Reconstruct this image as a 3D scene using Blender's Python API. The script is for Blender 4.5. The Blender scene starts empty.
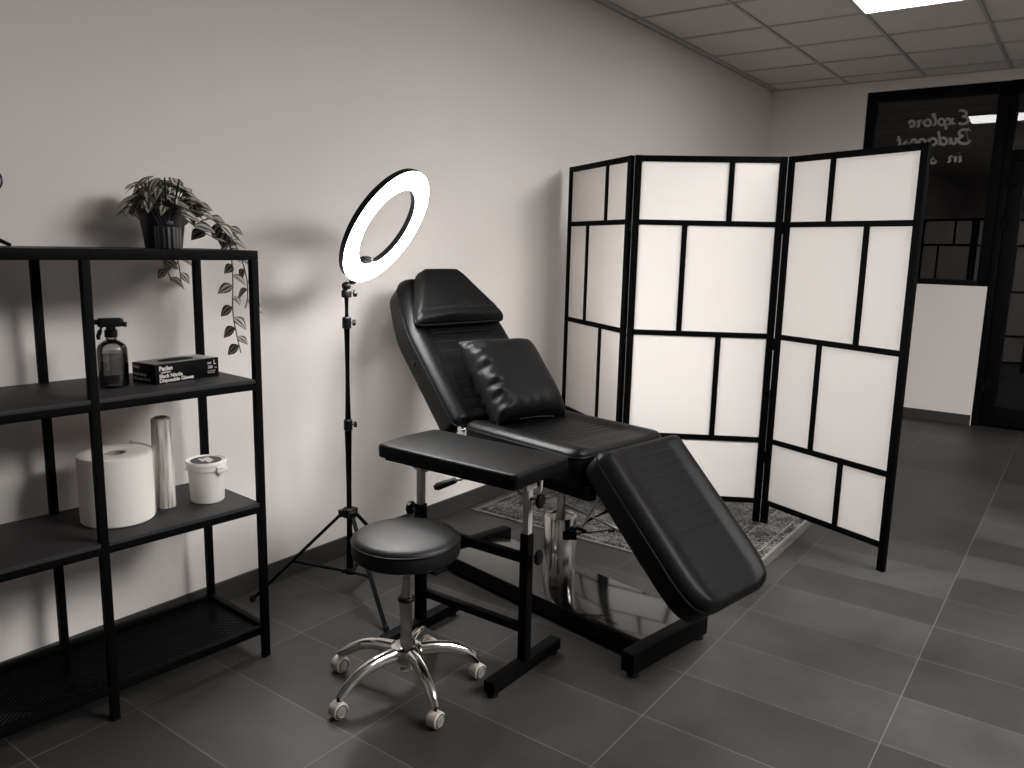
import bpy, bmesh, math, random
from mathutils import Vector, Matrix, Euler
random.seed(7)
PI = math.pi
scene = bpy.context.scene
COL = scene.collection
V = Vector

# ------------------------------------------------------------------ materials
def lin(c):
    c /= 255.0
    return c / 12.92 if c <= 0.04045 else ((c + 0.055) / 1.055) ** 2.4

def rgb(r, g=None, b=None):
    if g is None:
        g = b = r
    return (lin(r), lin(g), lin(b), 1.0)

def mat(name, col, rough=0.5, metal=0.0, spec=0.5, coat=0.0, bump=None, var=None, trans=0.0, alpha=1.0, emit=None):
    """principled material; bump=(scale,strength,detail), var=(scale, amount) mottles the colour"""
    m = bpy.data.materials.new(name)
    m.use_nodes = True
    nt = m.node_tree
    b = nt.nodes['Principled BSDF']
    b.inputs['Base Color'].default_value = col
    b.inputs['Roughness'].default_value = rough
    b.inputs['Metallic'].default_value = metal
    b.inputs['Specular IOR Level'].default_value = spec
    b.inputs['Coat Weight'].default_value = coat
    b.inputs['Transmission Weight'].default_value = trans
    b.inputs['Alpha'].default_value = alpha
    tc = nt.nodes.new('ShaderNodeTexCoord')
    if var:
        n = nt.nodes.new('ShaderNodeTexNoise')
        n.inputs['Scale'].default_value = var[0]
        n.inputs['Detail'].default_value = 6
        nt.links.new(tc.outputs['Object'], n.inputs['Vector'])
        r = nt.nodes.new('ShaderNodeMapRange')
        r.inputs['From Min'].default_value = 0.3
        r.inputs['From Max'].default_value = 0.7
        r.inputs['To Min'].default_value = 1 - var[1]
        r.inputs['To Max'].default_value = 1 + var[1]
        nt.links.new(n.outputs['Fac'], r.inputs['Value'])
        mx = nt.nodes.new('ShaderNodeMix')
        mx.data_type = 'RGBA'
        mx.blend_type = 'MULTIPLY'
        mx.inputs['Factor'].default_value = 1
        mx.inputs['A'].default_value = col
        nt.links.new(r.outputs['Result'], mx.inputs['B'])
        nt.links.new(mx.outputs['Result'], b.inputs['Base Color'])
    if bump:
        n = nt.nodes.new('ShaderNodeTexNoise')
        n.inputs['Scale'].default_value = bump[0]
        n.inputs['Detail'].default_value = bump[2] if len(bump) > 2 else 3
        nt.links.new(tc.outputs['Object'], n.inputs['Vector'])
        bp = nt.nodes.new('ShaderNodeBump')
        bp.inputs['Strength'].default_value = bump[1]
        bp.inputs['Distance'].default_value = 0.01
        nt.links.new(n.outputs['Fac'], bp.inputs['Height'])
        nt.links.new(bp.outputs['Normal'], b.inputs['Normal'])
    if emit:
        b.inputs['Emission Color'].default_value = emit[0]
        b.inputs['Emission Strength'].default_value = emit[1]
    return m

M = {}
M['wall'] = mat('wall_paint', rgb(222, 216, 212), 0.9, spec=0.2, bump=(60, 0.08))
M['skirting'] = mat('skirting_tile', rgb(47, 46, 45), 0.55, var=(5, 0.12))
M['ceil_tile'] = mat('ceiling_tile', rgb(206, 202, 198), 0.95, spec=0.1, bump=(180, 0.15), var=(3, 0.02))
M['ceil_bar'] = mat('ceiling_bar', rgb(168, 165, 162), 0.5)
M['metal_black'] = mat('black_powder_coat', rgb(3, 3, 3), 0.6, spec=0.08, bump=(300, 0.05))
M['frame_black'] = mat('black_window_frame', rgb(5, 5, 5), 0.55, spec=.08)
M['wood_black'] = mat('black_lacquered_wood', rgb(2, 2, 2), 0.65, spec=0.05, bump=(90, 0.1))
M['shelf_board'] = mat('dark_shelf_board', rgb(46, 45, 45), 0.55, spec=.3, var=(9, 0.2))
M['leather'] = mat('black_leather', rgb(8, 8, 8), 0.40, spec=0.16, bump=(240, 0.10, 4))
M['leather_soft'] = mat('black_leather_wrinkled', rgb(8, 8, 8), 0.48, spec=0.13, bump=(14, 0.25, 3))
M['leather_matt'] = mat('black_vinyl', rgb(10, 10, 10), 0.46, spec=0.11, bump=(260, 0.10, 4))
M['leather_stool'] = mat('black_stool_leather', rgb(12, 12, 12), 0.52, spec=0.3, bump=(240, 0.10, 4))
M['plastic'] = mat('black_plastic', rgb(5, 5, 5), 0.45, spec=.22)
M['rubber'] = mat('black_rubber', rgb(8, 8, 8), 0.8, spec=0.2)
M['chrome'] = mat('chrome', rgb(228, 226, 223), 0.16, metal=1.0)
M['steel'] = mat('brushed_steel', rgb(172, 170, 167), 0.42, metal=0.35)
M['gloss_black'] = mat('glossy_black_plate', rgb(10, 10, 10), 0.11, spec=0.7, coat=0.2)
M['caster'] = mat('grey_caster_tread', rgb(176, 168, 160), 0.6)
M['caster_hub'] = mat('grey_caster_hub', rgb(118, 114, 110), 0.5)
M['white_plastic'] = mat('white_plastic', rgb(226, 222, 218), 0.4)
M['paper_towel'] = mat('white_paper_towel', rgb(232, 227, 222), 0.95, spec=0.1, bump=(130, 0.09))
M['card'] = mat('brown_cardboard', rgb(150, 140, 130), 0.9)
M['label_dark'] = mat('dark_lid_label', rgb(52, 50, 50), 0.5)
M['print_white'] = mat('white_print', rgb(222, 218, 214), 0.6)
M['box_black'] = mat('black_carton', rgb(4, 4, 4), 0.5, spec=.1)
M['box_top'] = mat('grey_carton_top', rgb(92, 90, 88), 0.3, var=(14, 0.3))
M['box_silver'] = mat('pale_carton_print', rgb(190, 187, 184), 0.4)
M['pot'] = mat('dark_ribbed_pot', rgb(14, 14, 14), 0.5)
M['soil'] = mat('soil', rgb(30, 27, 25), 0.95, bump=(120, 0.8))
M['stem'] = mat('plant_stem', rgb(88, 84, 74), 0.6)
M['reed'] = mat('black_reed', rgb(16, 15, 15), 0.7)
M['decal'] = mat('grey_window_lettering', rgb(150, 147, 144), 0.6)
M['lens'] = mat('pale_lens', rgb(200, 200, 198), 0.15, trans=0.5)
M['dark_outside'] = mat('dark_street', rgb(8, 8, 8), 0.9)

def nodes_mat(name):
    m = bpy.data.materials.new(name)
    m.use_nodes = True
    return m, m.node_tree, m.node_tree.nodes['Principled BSDF']

def math_node(nt, op, a, b=None, c=None):
    n = nt.nodes.new('ShaderNodeMath')
    n.operation = op
    for i, x in enumerate((a, b, c)):
        if x is None:
            continue
        if isinstance(x, (int, float)):
            n.inputs[i].default_value = x
        else:
            nt.links.new(x, n.inputs[i])
    return n.outputs[0]

# floor tiles: 0.6 x 0.3 m, stacked, light grout
def floor_mat():
    m, nt, b = nodes_mat('grey_floor_tiles')
    g = nt.nodes.new('ShaderNodeNewGeometry')
    mp = nt.nodes.new('ShaderNodeMapping')
    mp.inputs['Rotation'].default_value = (0, 0, -PI / 2)
    nt.links.new(g.outputs['Position'], mp.inputs['Vector'])
    ofs = nt.nodes.new('ShaderNodeVectorMath')
    ofs.operation = 'ADD'
    # after the turn: u = y, v = -x
    ofs.inputs[1].default_value = (-2.159 + 0.603 * 12, 1.108 + 0.303 * 40, 0)
    nt.links.new(mp.outputs['Vector'], ofs.inputs[0])
    br = nt.nodes.new('ShaderNodeTexBrick')
    br.offset = 0.0
    br.squash = 1.0
    br.inputs['Scale'].default_value = 1.0
    br.inputs['Brick Width'].default_value = 0.603
    br.inputs['Row Height'].default_value = 0.303
    br.inputs['Mortar Size'].default_value = 0.0014
    br.inputs['Mortar Smooth'].default_value = 0.1
    br.inputs['Bias'].default_value = 0.0
    br.inputs['Color1'].default_value = rgb(43, 42, 41)
    br.inputs['Color2'].default_value = rgb(60, 59, 58)
    br.inputs['Mortar'].default_value = rgb(94, 92, 90)
    nt.links.new(ofs.outputs[0], br.inputs['Vector'])
    n = nt.nodes.new('ShaderNodeTexNoise')
    n.inputs['Scale'].default_value = 2.6
    n.inputs['Detail'].default_value = 9
    n.inputs['Roughness'].default_value = 0.62
    nt.links.new(g.outputs['Position'], n.inputs['Vector'])
    mr = nt.nodes.new('ShaderNodeMapRange')
    mr.inputs['From Min'].default_value = 0.3
    mr.inputs['From Max'].default_value = 0.7
    mr.inputs['To Min'].default_value = 0.62
    mr.inputs['To Max'].default_value = 1.34
    nt.links.new(n.outputs['Fac'], mr.inputs['Value'])
    mx = nt.nodes.new('ShaderNodeMix')
    mx.data_type = 'RGBA'
    mx.blend_type = 'MULTIPLY'
    mx.inputs['Factor'].default_value = 1
    nt.links.new(br.outputs['Color'], mx.inputs['A'])
    nt.links.new(mr.outputs['Result'], mx.inputs['B'])
    nt.links.new(mx.outputs['Result'], b.inputs['Base Color'])
    b.inputs['Roughness'].default_value = 0.5
    b.inputs['Specular IOR Level'].default_value = 0.35
    bp = nt.nodes.new('ShaderNodeBump')
    bp.inputs['Strength'].default_value = 0.25
    bp.inputs['Distance'].default_value = 0.002
    inv = math_node(nt, 'SUBTRACT', 1.0, br.outputs['Fac'])
    nt.links.new(inv, bp.inputs['Height'])
    nt.links.new(bp.outputs['Normal'], b.inputs['Normal'])
    return m
M['floor'] = floor_mat()

# persian rug: mottled small florals inside banded borders (object space, metres from the centre)
def rug_mat(hx, hy):
    m, nt, b = nodes_mat('patterned_rug')
    tc = nt.nodes.new('ShaderNodeTexCoord')
    sp = nt.nodes.new('ShaderNodeSeparateXYZ')
    nt.links.new(tc.outputs['Object'], sp.inputs[0])
    ax = math_node(nt, 'ABSOLUTE', sp.outputs[0])
    ay = math_node(nt, 'ABSOLUTE', sp.outputs[1])
    dx = math_node(nt, 'SUBTRACT', hx, ax)
    dy = math_node(nt, 'SUBTRACT', hy, ay)
    d = math_node(nt, 'MINIMUM', dx, dy)
    vo = nt.nodes.new('ShaderNodeTexVoronoi')
    vo.inputs['Scale'].default_value = 34
    nt.links.new(tc.outputs['Object'], vo.inputs['Vector'])
    v2 = nt.nodes.new('ShaderNodeTexVoronoi')
    v2.inputs['Scale'].default_value = 85
    nt.links.new(tc.outputs['Object'], v2.inputs['Vector'])
    no = nt.nodes.new('ShaderNodeTexNoise')
    no.inputs['Scale'].default_value = 9
    no.inputs['Detail'].default_value = 4
    nt.links.new(tc.outputs['Object'], no.inputs['Vector'])
    rings = math_node(nt, 'SINE', math_node(nt, 'MULTIPLY', vo.outputs['Distance'], 340.0 / 34 * 3.2))
    f = math_node(nt, 'ADD', math_node(nt, 'MULTIPLY', rings, 0.22), math_node(nt, 'MULTIPLY', v2.outputs['Distance'], 0.75))
    f = math_node(nt, 'ADD', f, math_node(nt, 'MULTIPLY', math_node(nt, 'SUBTRACT', no.outputs['Fac'], 0.5), 1.1))
    # border bands
    band = nt.nodes.new('ShaderNodeValToRGB')
    band.color_ramp.interpolation = 'CONSTANT'
    els = band.color_ramp.elements
    stops = [(0, 0.75), (0.012, -0.3), (0.05, 0.3), (0.06, -0.1), (0.17, 0.35), (0.18, -0.3), (0.215, 0.25), (0.225, 0.02)]
    els[0].position = 0
    els[0].color = (stops[0][1] * .5 + .5,) * 3 + (1,)
    els[1].position = stops[1][0]
    els[1].color = (stops[1][1] * .5 + .5,) * 3 + (1,)
    for p, c in stops[2:]:
        e = els.new(p)
        e.color = (c * .5 + .5,) * 3 + (1,)
    nt.links.new(d, band.inputs[0])
    f = math_node(nt, 'ADD', f, math_node(nt, 'MULTIPLY', math_node(nt, 'SUBTRACT', band.outputs[0], 0.5), 0.9))
    cr = nt.nodes.new('ShaderNodeValToRGB')
    cr.color_ramp.elements[0].position = 0.18
    cr.color_ramp.elements[0].color = rgb(26, 25, 26)
    cr.color_ramp.elements[1].position = 0.60
    cr.color_ramp.elements[1].color = rgb(124, 121, 118)
    nt.links.new(f, cr.inputs[0])
    nt.links.new(cr.outputs[0], b.inputs['Base Color'])
    b.inputs['Roughness'].default_value = 0.95
    b.inputs['Specular IOR Level'].default_value = 0.1
    return m

# leaf: dark green-grey with pale lengthwise stripes (uv.x across the leaf 0..1)
def leaf_mat():
    m, nt, b = nodes_mat('striped_leaf')
    uv = nt.nodes.new('ShaderNodeUVMap')
    sp = nt.nodes.new('ShaderNodeSeparateXYZ')
    nt.links.new(uv.outputs[0], sp.inputs[0])
    cr = nt.nodes.new('ShaderNodeValToRGB')
    cr.color_ramp.interpolation = 'LINEAR'
    e = cr.color_ramp.elements
    e[0].position = 0.0
    e[0].color = rgb(66, 68, 62)
    e[1].position = 1.0
    e[1].color = rgb(66, 68, 62)
    for p, c in [(0.14, (66, 68, 62)), (0.22, (196, 190, 178)), (0.36, (186, 180, 170)), (0.43, (62, 64, 58)), (0.57, (58, 60, 54)),
                 (0.64, (170, 164, 154)), (0.76, (190, 184, 172)), (0.84, (66, 68, 62))]:
        k = e.new(p)
        k.color = rgb(*c)
    nt.links.new(sp.outputs[0], cr.inputs[0])
    nt.links.new(cr.outputs[0], b.inputs['Base Color'])
    b.inputs['Roughness'].default_value = 0.45
    return m
M['leaf'] = leaf_mat()

# white translucent paper of the screen
def paper_mat():
    m = bpy.data.materials.new('screen_paper')
    m.use_nodes = True
    nt = m.node_tree
    nt.nodes.remove(nt.nodes['Principled BSDF'])
    out = nt.nodes['Material Output']
    d = nt.nodes.new('ShaderNodeBsdfDiffuse')
    d.inputs[0].default_value = rgb(240, 235, 231)
    t = nt.nodes.new('ShaderNodeBsdfTranslucent')
    t.inputs[0].default_value = rgb(236, 231, 226)
    mx = nt.nodes.new('ShaderNodeMixShader')
    mx.inputs[0].default_value = 0.12
    nt.links.new(d.outputs[0], mx.inputs[1])
    nt.links.new(t.outputs[0], mx.inputs[2])
    nt.links.new(mx.outputs[0], out.inputs[0])
    return m
M['paper'] = paper_mat()

def glass_mat(name, tint, rough=0.0):
    m = bpy.data.materials.new(name)
    m.use_nodes = True
    nt = m.node_tree
    nt.nodes.remove(nt.nodes['Principled BSDF'])
    out = nt.nodes['Material Output']
    tr = nt.nodes.new('ShaderNodeBsdfTransparent')
    tr.inputs[0].default_value = tint
    gl = nt.nodes.new('ShaderNodeBsdfGlossy')
    gl.inputs[1].default_value = rough
    fr = nt.nodes.new('ShaderNodeFresnel')
    fr.inputs[0].default_value = 1.52
    k = math_node(nt, 'MULTIPLY', fr.outputs[0], 1.5)
    mx = nt.nodes.new('ShaderNodeMixShader')
    nt.links.new(k, mx.inputs[0])
    nt.links.new(tr.outputs[0], mx.inputs[1])
    nt.links.new(gl.outputs[0], mx.inputs[2])
    nt.links.new(mx.outputs[0], out.inputs[0])
    return m
M['glass'] = glass_mat('window_glass', (0.75, 0.75, 0.75, 1))
M['bottle'] = glass_mat('smoky_bottle_plastic', rgb(208, 208, 208), 0.08)
M['liquid'] = glass_mat('smoky_liquid', rgb(200, 200, 200), 0.05)
M['film'] = None

def film_mat():
    m, nt, b = nodes_mat('clear_cling_film')
    tc = nt.nodes.new('ShaderNodeTexCoord')
    mp = nt.nodes.new('ShaderNodeMapping')
    mp.inputs['Scale'].default_value = (60, 60, 3)
    nt.links.new(tc.outputs['Object'], mp.inputs[0])
    n = nt.nodes.new('ShaderNodeTexNoise')
    n.inputs['Scale'].default_value = 1.6
    n.inputs['Detail'].default_value = 5
    nt.links.new(mp.outputs[0], n.inputs['Vector'])
    cr = nt.nodes.new('ShaderNodeValToRGB')
    cr.color_ramp.elements[0].position = 0.36
    cr.color_ramp.elements[0].color = rgb(128, 124, 120)
    cr.color_ramp.elements[1].position = 0.64
    cr.color_ramp.elements[1].color = rgb(225, 220, 215)
    nt.links.new(n.outputs['Fac'], cr.inputs[0])
    nt.links.new(cr.outputs[0], b.inputs['Base Color'])
    b.inputs['Roughness'].default_value = 0.22
    bp = nt.nodes.new('ShaderNodeBump')
    bp.inputs['Strength'].default_value = 0.6
    bp.inputs['Distance'].default_value = 0.004
    nt.links.new(n.outputs['Fac'], bp.inputs['Height'])
    nt.links.new(bp.outputs['Normal'], b.inputs['Normal'])
    return m
M['film'] = film_mat()

def emission(name, strength, col=(1, 1, 1, 1)):
    m = bpy.data.materials.new(name)
    m.use_nodes = True
    nt = m.node_tree
    nt.nodes.remove(nt.nodes['Principled BSDF'])
    e = nt.nodes.new('ShaderNodeEmission')
    e.inputs[0].default_value = col
    e.inputs[1].default_value = strength
    nt.links.new(e.outputs[0], nt.nodes['Material Output'].inputs[0])
    return m
PANEL = {k: emission('led_panel_light', k, (1, 0.98, 0.965, 1)) for k in (6, 18)}
M['ring_light'] = emission('ring_lamp_light', 64, (1, 0.985, 0.97, 1))

# ------------------------------------------------------------------ mesh helpers
def B():
    return bmesh.new()

def box(bm, x0, x1, y0, y1, z0, z1, bev=0.0, seg=2, mx=None):
    t = bmesh.new()
    bmesh.ops.create_cube(t, size=1)
    for v in t.verts:
        v.co = V(((x0 + x1) / 2 + v.co.x * (x1 - x0), (y0 + y1) / 2 + v.co.y * (y1 - y0), (z0 + z1) / 2 + v.co.z * (z1 - z0)))
    if bev:
        bmesh.ops.bevel(t, geom=t.edges[:], offset=bev, segments=seg, affect='EDGES', profile=0.6)
    merge(bm, t, mx)

def merge(bm, t, mx=None):
    if mx is not None:
        t.transform(mx)
    me = bpy.data.meshes.new('tmp')
    t.to_mesh(me)
    t.free()
    bm.from_mesh(me)
    bpy.data.meshes.remove(me)

def frame_of(d):
    d = V(d).normalized()
    up = V((0, 0, 1)) if abs(d.z) < 0.95 else V((1, 0, 0))
    a = d.cross(up).normalized()
    return a, a.cross(d).normalized()

def tube(bm, pts, r, seg=10, cap=True, closed=False, flat=None):
    """round sweep along pts; r a number or list of radii; flat=(axis vector, factor) squeezes the section"""
    pts = [V(p) for p in pts]
    n = len(pts)
    rs = r if isinstance(r, (list, tuple)) else [r] * n
    rings = []
    a = b = None
    for i, p in enumerate(pts):
        if closed:
            d = (pts[(i + 1) % n] - pts[i - 1])
        else:
            d = (pts[min(i + 1, n - 1)] - pts[max(i - 1, 0)])
        d.normalize()
        if a is None:
            a, b = frame_of(d)
        else:
            a = (a - d * a.dot(d)).normalized()
            b = d.cross(a).normalized()
        ring = []
        for k in range(seg):
            t = 2 * PI * k / seg
            o = (a * math.cos(t) + b * math.sin(t)) * rs[i]
            if flat:
                ax = V(flat[0])
                o = o - ax * o.dot(ax) * (1 - flat[1])
            ring.append(bm.verts.new(p + o))
        rings.append(ring)
    m = n if closed else n - 1
    for i in range(m):
        A, Bq = rings[i], rings[(i + 1) % n]
        for k in range(seg):
            bm.faces.new((A[k], A[(k + 1) % seg], Bq[(k + 1) % seg], Bq[k]))
    if cap and not closed:
        bm.faces.new(list(reversed(rings[0])))
        bm.faces.new(rings[-1])

def bar(bm, p, q, wdt, hgt, up=(0, 0, 1), bev=0.002):
    """rectangular bar from p to q"""
    p, q = V(p), V(q)
    d = q - p
    L = d.length
    d.normalize()
    u = V(up)
    s = d.cross(u)
    if s.length < 1e-4:
        s = d.cross(V((1, 0, 0)))
    s.normalize()
    u = s.cross(d).normalized()
    mx = Matrix((s, d, u)).transposed().to_4x4()
    mx.translation = p
    box(bm, -wdt / 2, wdt / 2, 0, L, -hgt / 2, hgt / 2, bev, 2, mx)

def lathe(bm, prof, seg=32, mx=None, cap_bot=True, cap_top=True, rfun=None):
    """prof: list of (radius, z) from bottom to top"""
    t = bmesh.new()
    rings = []
    for r, z in prof:
        ring = []
        for k in range(seg):
            an = 2 * PI * k / seg
            rr = r * (rfun(an) if rfun else 1)
            ring.append(t.verts.new((rr * math.cos(an), rr * math.sin(an), z)))
        rings.append(ring)
    for A, C in zip(rings, rings[1:]):
        for k in range(seg):
            t.faces.new((A[k], A[(k + 1) % seg], C[(k + 1) % seg], C[k]))
    if cap_bot:
        t.faces.new(list(reversed(rings[0])))
    if cap_top:
        t.faces.new(rings[-1])
    merge(bm, t, mx)

def axis_mx(p, d):
    """matrix whose z axis is d, at p"""
    d = V(d).normalized()
    a, b = frame_of(d)
    m = Matrix((a, b, d)).transposed().to_4x4()
    if m.determinant() < 0:
        m = Matrix((-a, b, d)).transposed().to_4x4()
    m.translation = V(p)
    return m

def sph(bm, c, r, seg=16, sx=1, sy=1, sz=1):
    t = bmesh.new()
    bmesh.ops.create_uvsphere(t, u_segments=seg, v_segments=max(6, seg // 2), radius=r)
    merge(bm, t, Matrix.Translation(V(c)) @ Matrix.Diagonal((sx, sy, sz, 1)))

def part(name, bm, m, parent=None, smooth=True, angle=40):
    bmesh.ops.recalc_face_normals(bm, faces=bm.faces[:])
    me = bpy.data.meshes.new(name)
    bm.to_mesh(me)
    bm.free()
    if smooth:
        me.shade_smooth()
        try:
            me.set_sharp_from_angle(angle=math.radians(angle))
        except Exception:
            pass
    for k in (m if isinstance(m, (list, tuple)) else [m]):
        me.materials.append(k)
    o = bpy.data.objects.new(name, me)
    COL.objects.link(o)
    if parent is not None:
        o.parent = parent
    return o

def thing(name, label, cat, loc=(0, 0, 0), rz=0.0, group=None):
    o = bpy.data.objects.new(name, None)
    o.empty_display_size = 0.1
    COL.objects.link(o)
    o.location = loc
    o.rotation_euler = (0, 0, rz)
    o['label'] = label
    o['category'] = cat
    if group:
        o['group'] = group
    return o

def struct(name, bm=None, m=None, label=None, loc=None, smooth=False):
    if bm is None:
        o = bpy.data.objects.new(name, None)
        COL.objects.link(o)
    else:
        o = part(name, bm, m, None, smooth)
    o['kind'] = 'structure'
    if label:
        o['label'] = label
    return o

# ------------------------------------------------------------------ camera
CAM_H = 1.386
yaw, pitch, roll = math.radians(36.05), math.radians(9.878), math.radians(-1.31)
fw = V((math.cos(yaw) * math.cos(pitch), math.sin(yaw) * math.cos(pitch), -math.sin(pitch)))
rt = V((math.sin(yaw), -math.cos(yaw), 0))
dn = fw.cross(rt)
r2 = rt * math.cos(roll) + dn * math.sin(roll)
d2 = -rt * math.sin(roll) + dn * math.cos(roll)
cd = bpy.data.cameras.new('camera')
cam = bpy.data.objects.new('camera', cd)
COL.objects.link(cam)
cm = Matrix((r2, -d2, -fw)).transposed().to_4x4()
cm.translation = V((0, 0, CAM_H))
cam.matrix_world = cm
cd.sensor_fit = 'HORIZONTAL'
cd.sensor_width = 36
cd.lens = 794.8 / 1024 * 36
cd.clip_start = 0.05
cd.clip_end = 60
scene.camera = cam

# ------------------------------------------------------------------ room
XF, YW, ZC = 7.476, 2.592, 2.817
XN, YR = -5.0, -6.5
bm = B(); box(bm, XN - .1, XF + .1, YR - .1, YW + .1, -0.1, 0)
struct('floor', bm, M['floor'], 'grey stone-look floor tiles with pale grout')
bm = B(); box(bm, XN - .1, XF + .1, YR - .1, YW + .1, ZC + .006, ZC + .1)
struct('ceiling', bm, M['ceil_tile'], 'suspended ceiling of square white tiles')
bm = B(); box(bm, XN - .1, XF + .1, YW, YW + .1, -.1, ZC + .1)
struct('wall_left', bm, M['wall'], 'long white wall behind the shelf and ring lamp')
bm = B(); box(bm, XN - .1, XF + .1, YR - .1, YR, -.1, ZC + .1)
struct('wall_right', bm, M['wall'])
bm = B(); box(bm, XN - .1, XN, YR, YW, -.1, ZC + .1)
struct('wall_near', bm, M['wall'])
WY0, WY1, WZ0, WZ1 = 0.72, 1.775, 1.145, 2.735      # window opening
DY0, DY1, DZ1 = -0.52, 0.72, 2.735                  # door opening
bm = B()
box(bm, XF, XF + .12, WY1, YW, -.1, ZC + .1)
box(bm, XF, XF + .12, DY0, WY1, WZ1, ZC + .1)
box(bm, XF, XF + .12, WY0, WY1, -.1, WZ0)
box(bm, XF, XF + .12, YR, DY0, -.1, ZC + .1)
struct('wall_far', bm, M['wall'], 'white wall with the shop window and door')
bm = B(); box(bm, XN, XF, YW - .012, YW, 0, .085, .002)
struct('baseboard_left', bm, M['skirting'], 'grey tile skirting along the long wall')
bm = B(); box(bm, XF - .012, XF, WY0 + .005, YW - .012, 0, .085, .002)
struct('baseboard_far', bm, M['skirting'], 'grey tile skirting under the window')

# ceiling grid bars
PX0, PY0 = 4.775, 1.939
bm = B()
k = -18
while PX0 + .6 * k < XF:
    x = PX0 + .6 * k
    if x > XN:
        box(bm, x - .011, x + .011, YR, YW, ZC - .002, ZC + .01)
    k += 1
k = -2
while PY0 - .6 * k > YR:
    y = PY0 - .6 * k
    if y < YW:
        box(bm, XN, XF, y - .011, y + .011, ZC - .0025, ZC + .01)
    k += 1
struct('trim_1', bm, M['ceil_bar'], 'pale metal grid between the ceiling tiles')
bm = B()
box(bm, XN, XF, YW - .010, YW, ZC - .003, ZC + .008)
box(bm, XF - .010, XF, YR, YW - .010, ZC - .003, ZC + .008)
struct('trim_2', bm, M['ceil_bar'], 'pale edge strip where ceiling meets wall')

# ceiling LED panels (one lamp of the room by the window, the rest added unseen)
def led_panel(cx, cy, label, power):
    t = thing('ceiling_panel_light', label, 'ceiling light', (cx, cy, ZC), 0)
    f = B()
    a = .297
    for s in (-1, 1):
        box(f, s * a - .012 if s > 0 else -a - .0, s * a if s > 0 else -a + .012, -a, a, -.006, .004, .001)
        box(f, -a, a, s * a - .012 if s > 0 else -a, s * a if s > 0 else -a + .012, -.006, .004, .001)
    part('frame', f, M['white_plastic'], t)
    d = B()
    box(d, -a + .012, a - .012, -a + .012, a - .012, -.003, .002)
    part('diffuser', d, PANEL[power], t)
    return t
cellx = lambda k: PX0 + .6 * k + .3
celly = lambda k: PY0 - .6 * k - .3
led_panel(cellx(0), celly(1), 'lit square ceiling panel near the shop window, cut by the top edge of the photo', 6)
for k, r in [(k, r) for r in (4, 5, 6, 7) for k in (-5, -4, -3, -2) if (k + r) % 2 or r == 5]:  # unseen panels added over a wide area to soften the wall shadows
    o = led_panel(cellx(k), celly(r), 'added square ceiling panel, unseen, one of a cluster softening the wall shadows', 18)
    o['group'] = 'added unseen ceiling panels'

# ------------------------------------------------------------------ window and door
def hbox(bm, y0, y1, z0, z1, x0=0.0, x1=0.07, bev=.004):
    box(bm, XF + x0, XF + x1, y0, y1, z0, z1, bev)
w = struct('window_1', label='tall black framed shop window with dark glass and pale lettering')
bm = B()
hbox(bm, WY1 - .075, WY1, WZ0, WZ1, .02, .09)
hbox(bm, WY0, WY0 + .085, WZ0, WZ1, .02, .09)
hbox(bm, WY0 + .085, WY1 - .075, WZ1 - .085, WZ1, .02, .09)
hbox(bm, WY0 + .085, WY1 - .075, WZ0, WZ0 + .045, .02, .09)
part('window_frame', bm, M['frame_black'], w)
bm = B(); box(bm, XF + .055, XF + .061, WY0 + .08, WY1 - .07, WZ0 + .04, WZ1 - .08)
part('window_pane', bm, M['glass'], w)

d = struct('door_1', label='black framed glass shop door beside the window')
bm = B()
hbox(bm, DY1 - .055, DY1, 0, DZ1, .0, .1)
hbox(bm, DY0, DY0 + .055, 0, DZ1, .0, .1)
hbox(bm, DY0 + .055, DY1 - .055, DZ1 - .085, DZ1, .0, .1)
hbox(bm, DY0 + .055, DY1 - .055, 2.13, 2.21, .0, .1)
part('door_frame', bm, M['frame_black'], d)
bm = B()
hbox(bm, DY1 - .16, DY1 - .058, .02, 2.125, .015, .085)
hbox(bm, DY0 + .058, DY0 + .16, .02, 2.125, .015, .085)
hbox(bm, DY0 + .16, DY1 - .16, 2.02, 2.125, .015, .085)
hbox(bm, DY0 + .16, DY1 - .16, .02, .17, .015, .085)
leaf = part('door_leaf', bm, M['frame_black'], d)
bm = B(); box(bm, XF + .045, XF + .051, DY0 + .15, DY1 - .15, .16, 2.03)
part('door_pane', bm, M['glass'], leaf)
bm = B(); box(bm, XF + .045, XF + .051, DY0 + .05, DY1 - .05, 2.2, DZ1 - .08)
part('transom_pane', bm, M['glass'], d)
for z in (1.98, 1.66, .35):
    bm = B()
    tube(bm, [(XF - .012, DY1 - .06, z - .06), (XF - .012, DY1 - .06, z + .06)], .012, 10)
    box(bm, XF - .008, XF + .004, DY1 - .10, DY1 - .03, z - .04, z + .04, .003)
    part('hinge', bm, M['metal_black'], d)
# the dark street outside
bm = B(); box(bm, XF + 3.0, XF + 3.05, -4, 4.5, -.1, 3.5)
struct('wall_street', bm, M['dark_outside'])
bm = B(); box(bm, XF + .12, XF + 3.05, -4, 4.5, -.1, 0)
struct('floor_street', bm, M['dark_outside'])

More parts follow.
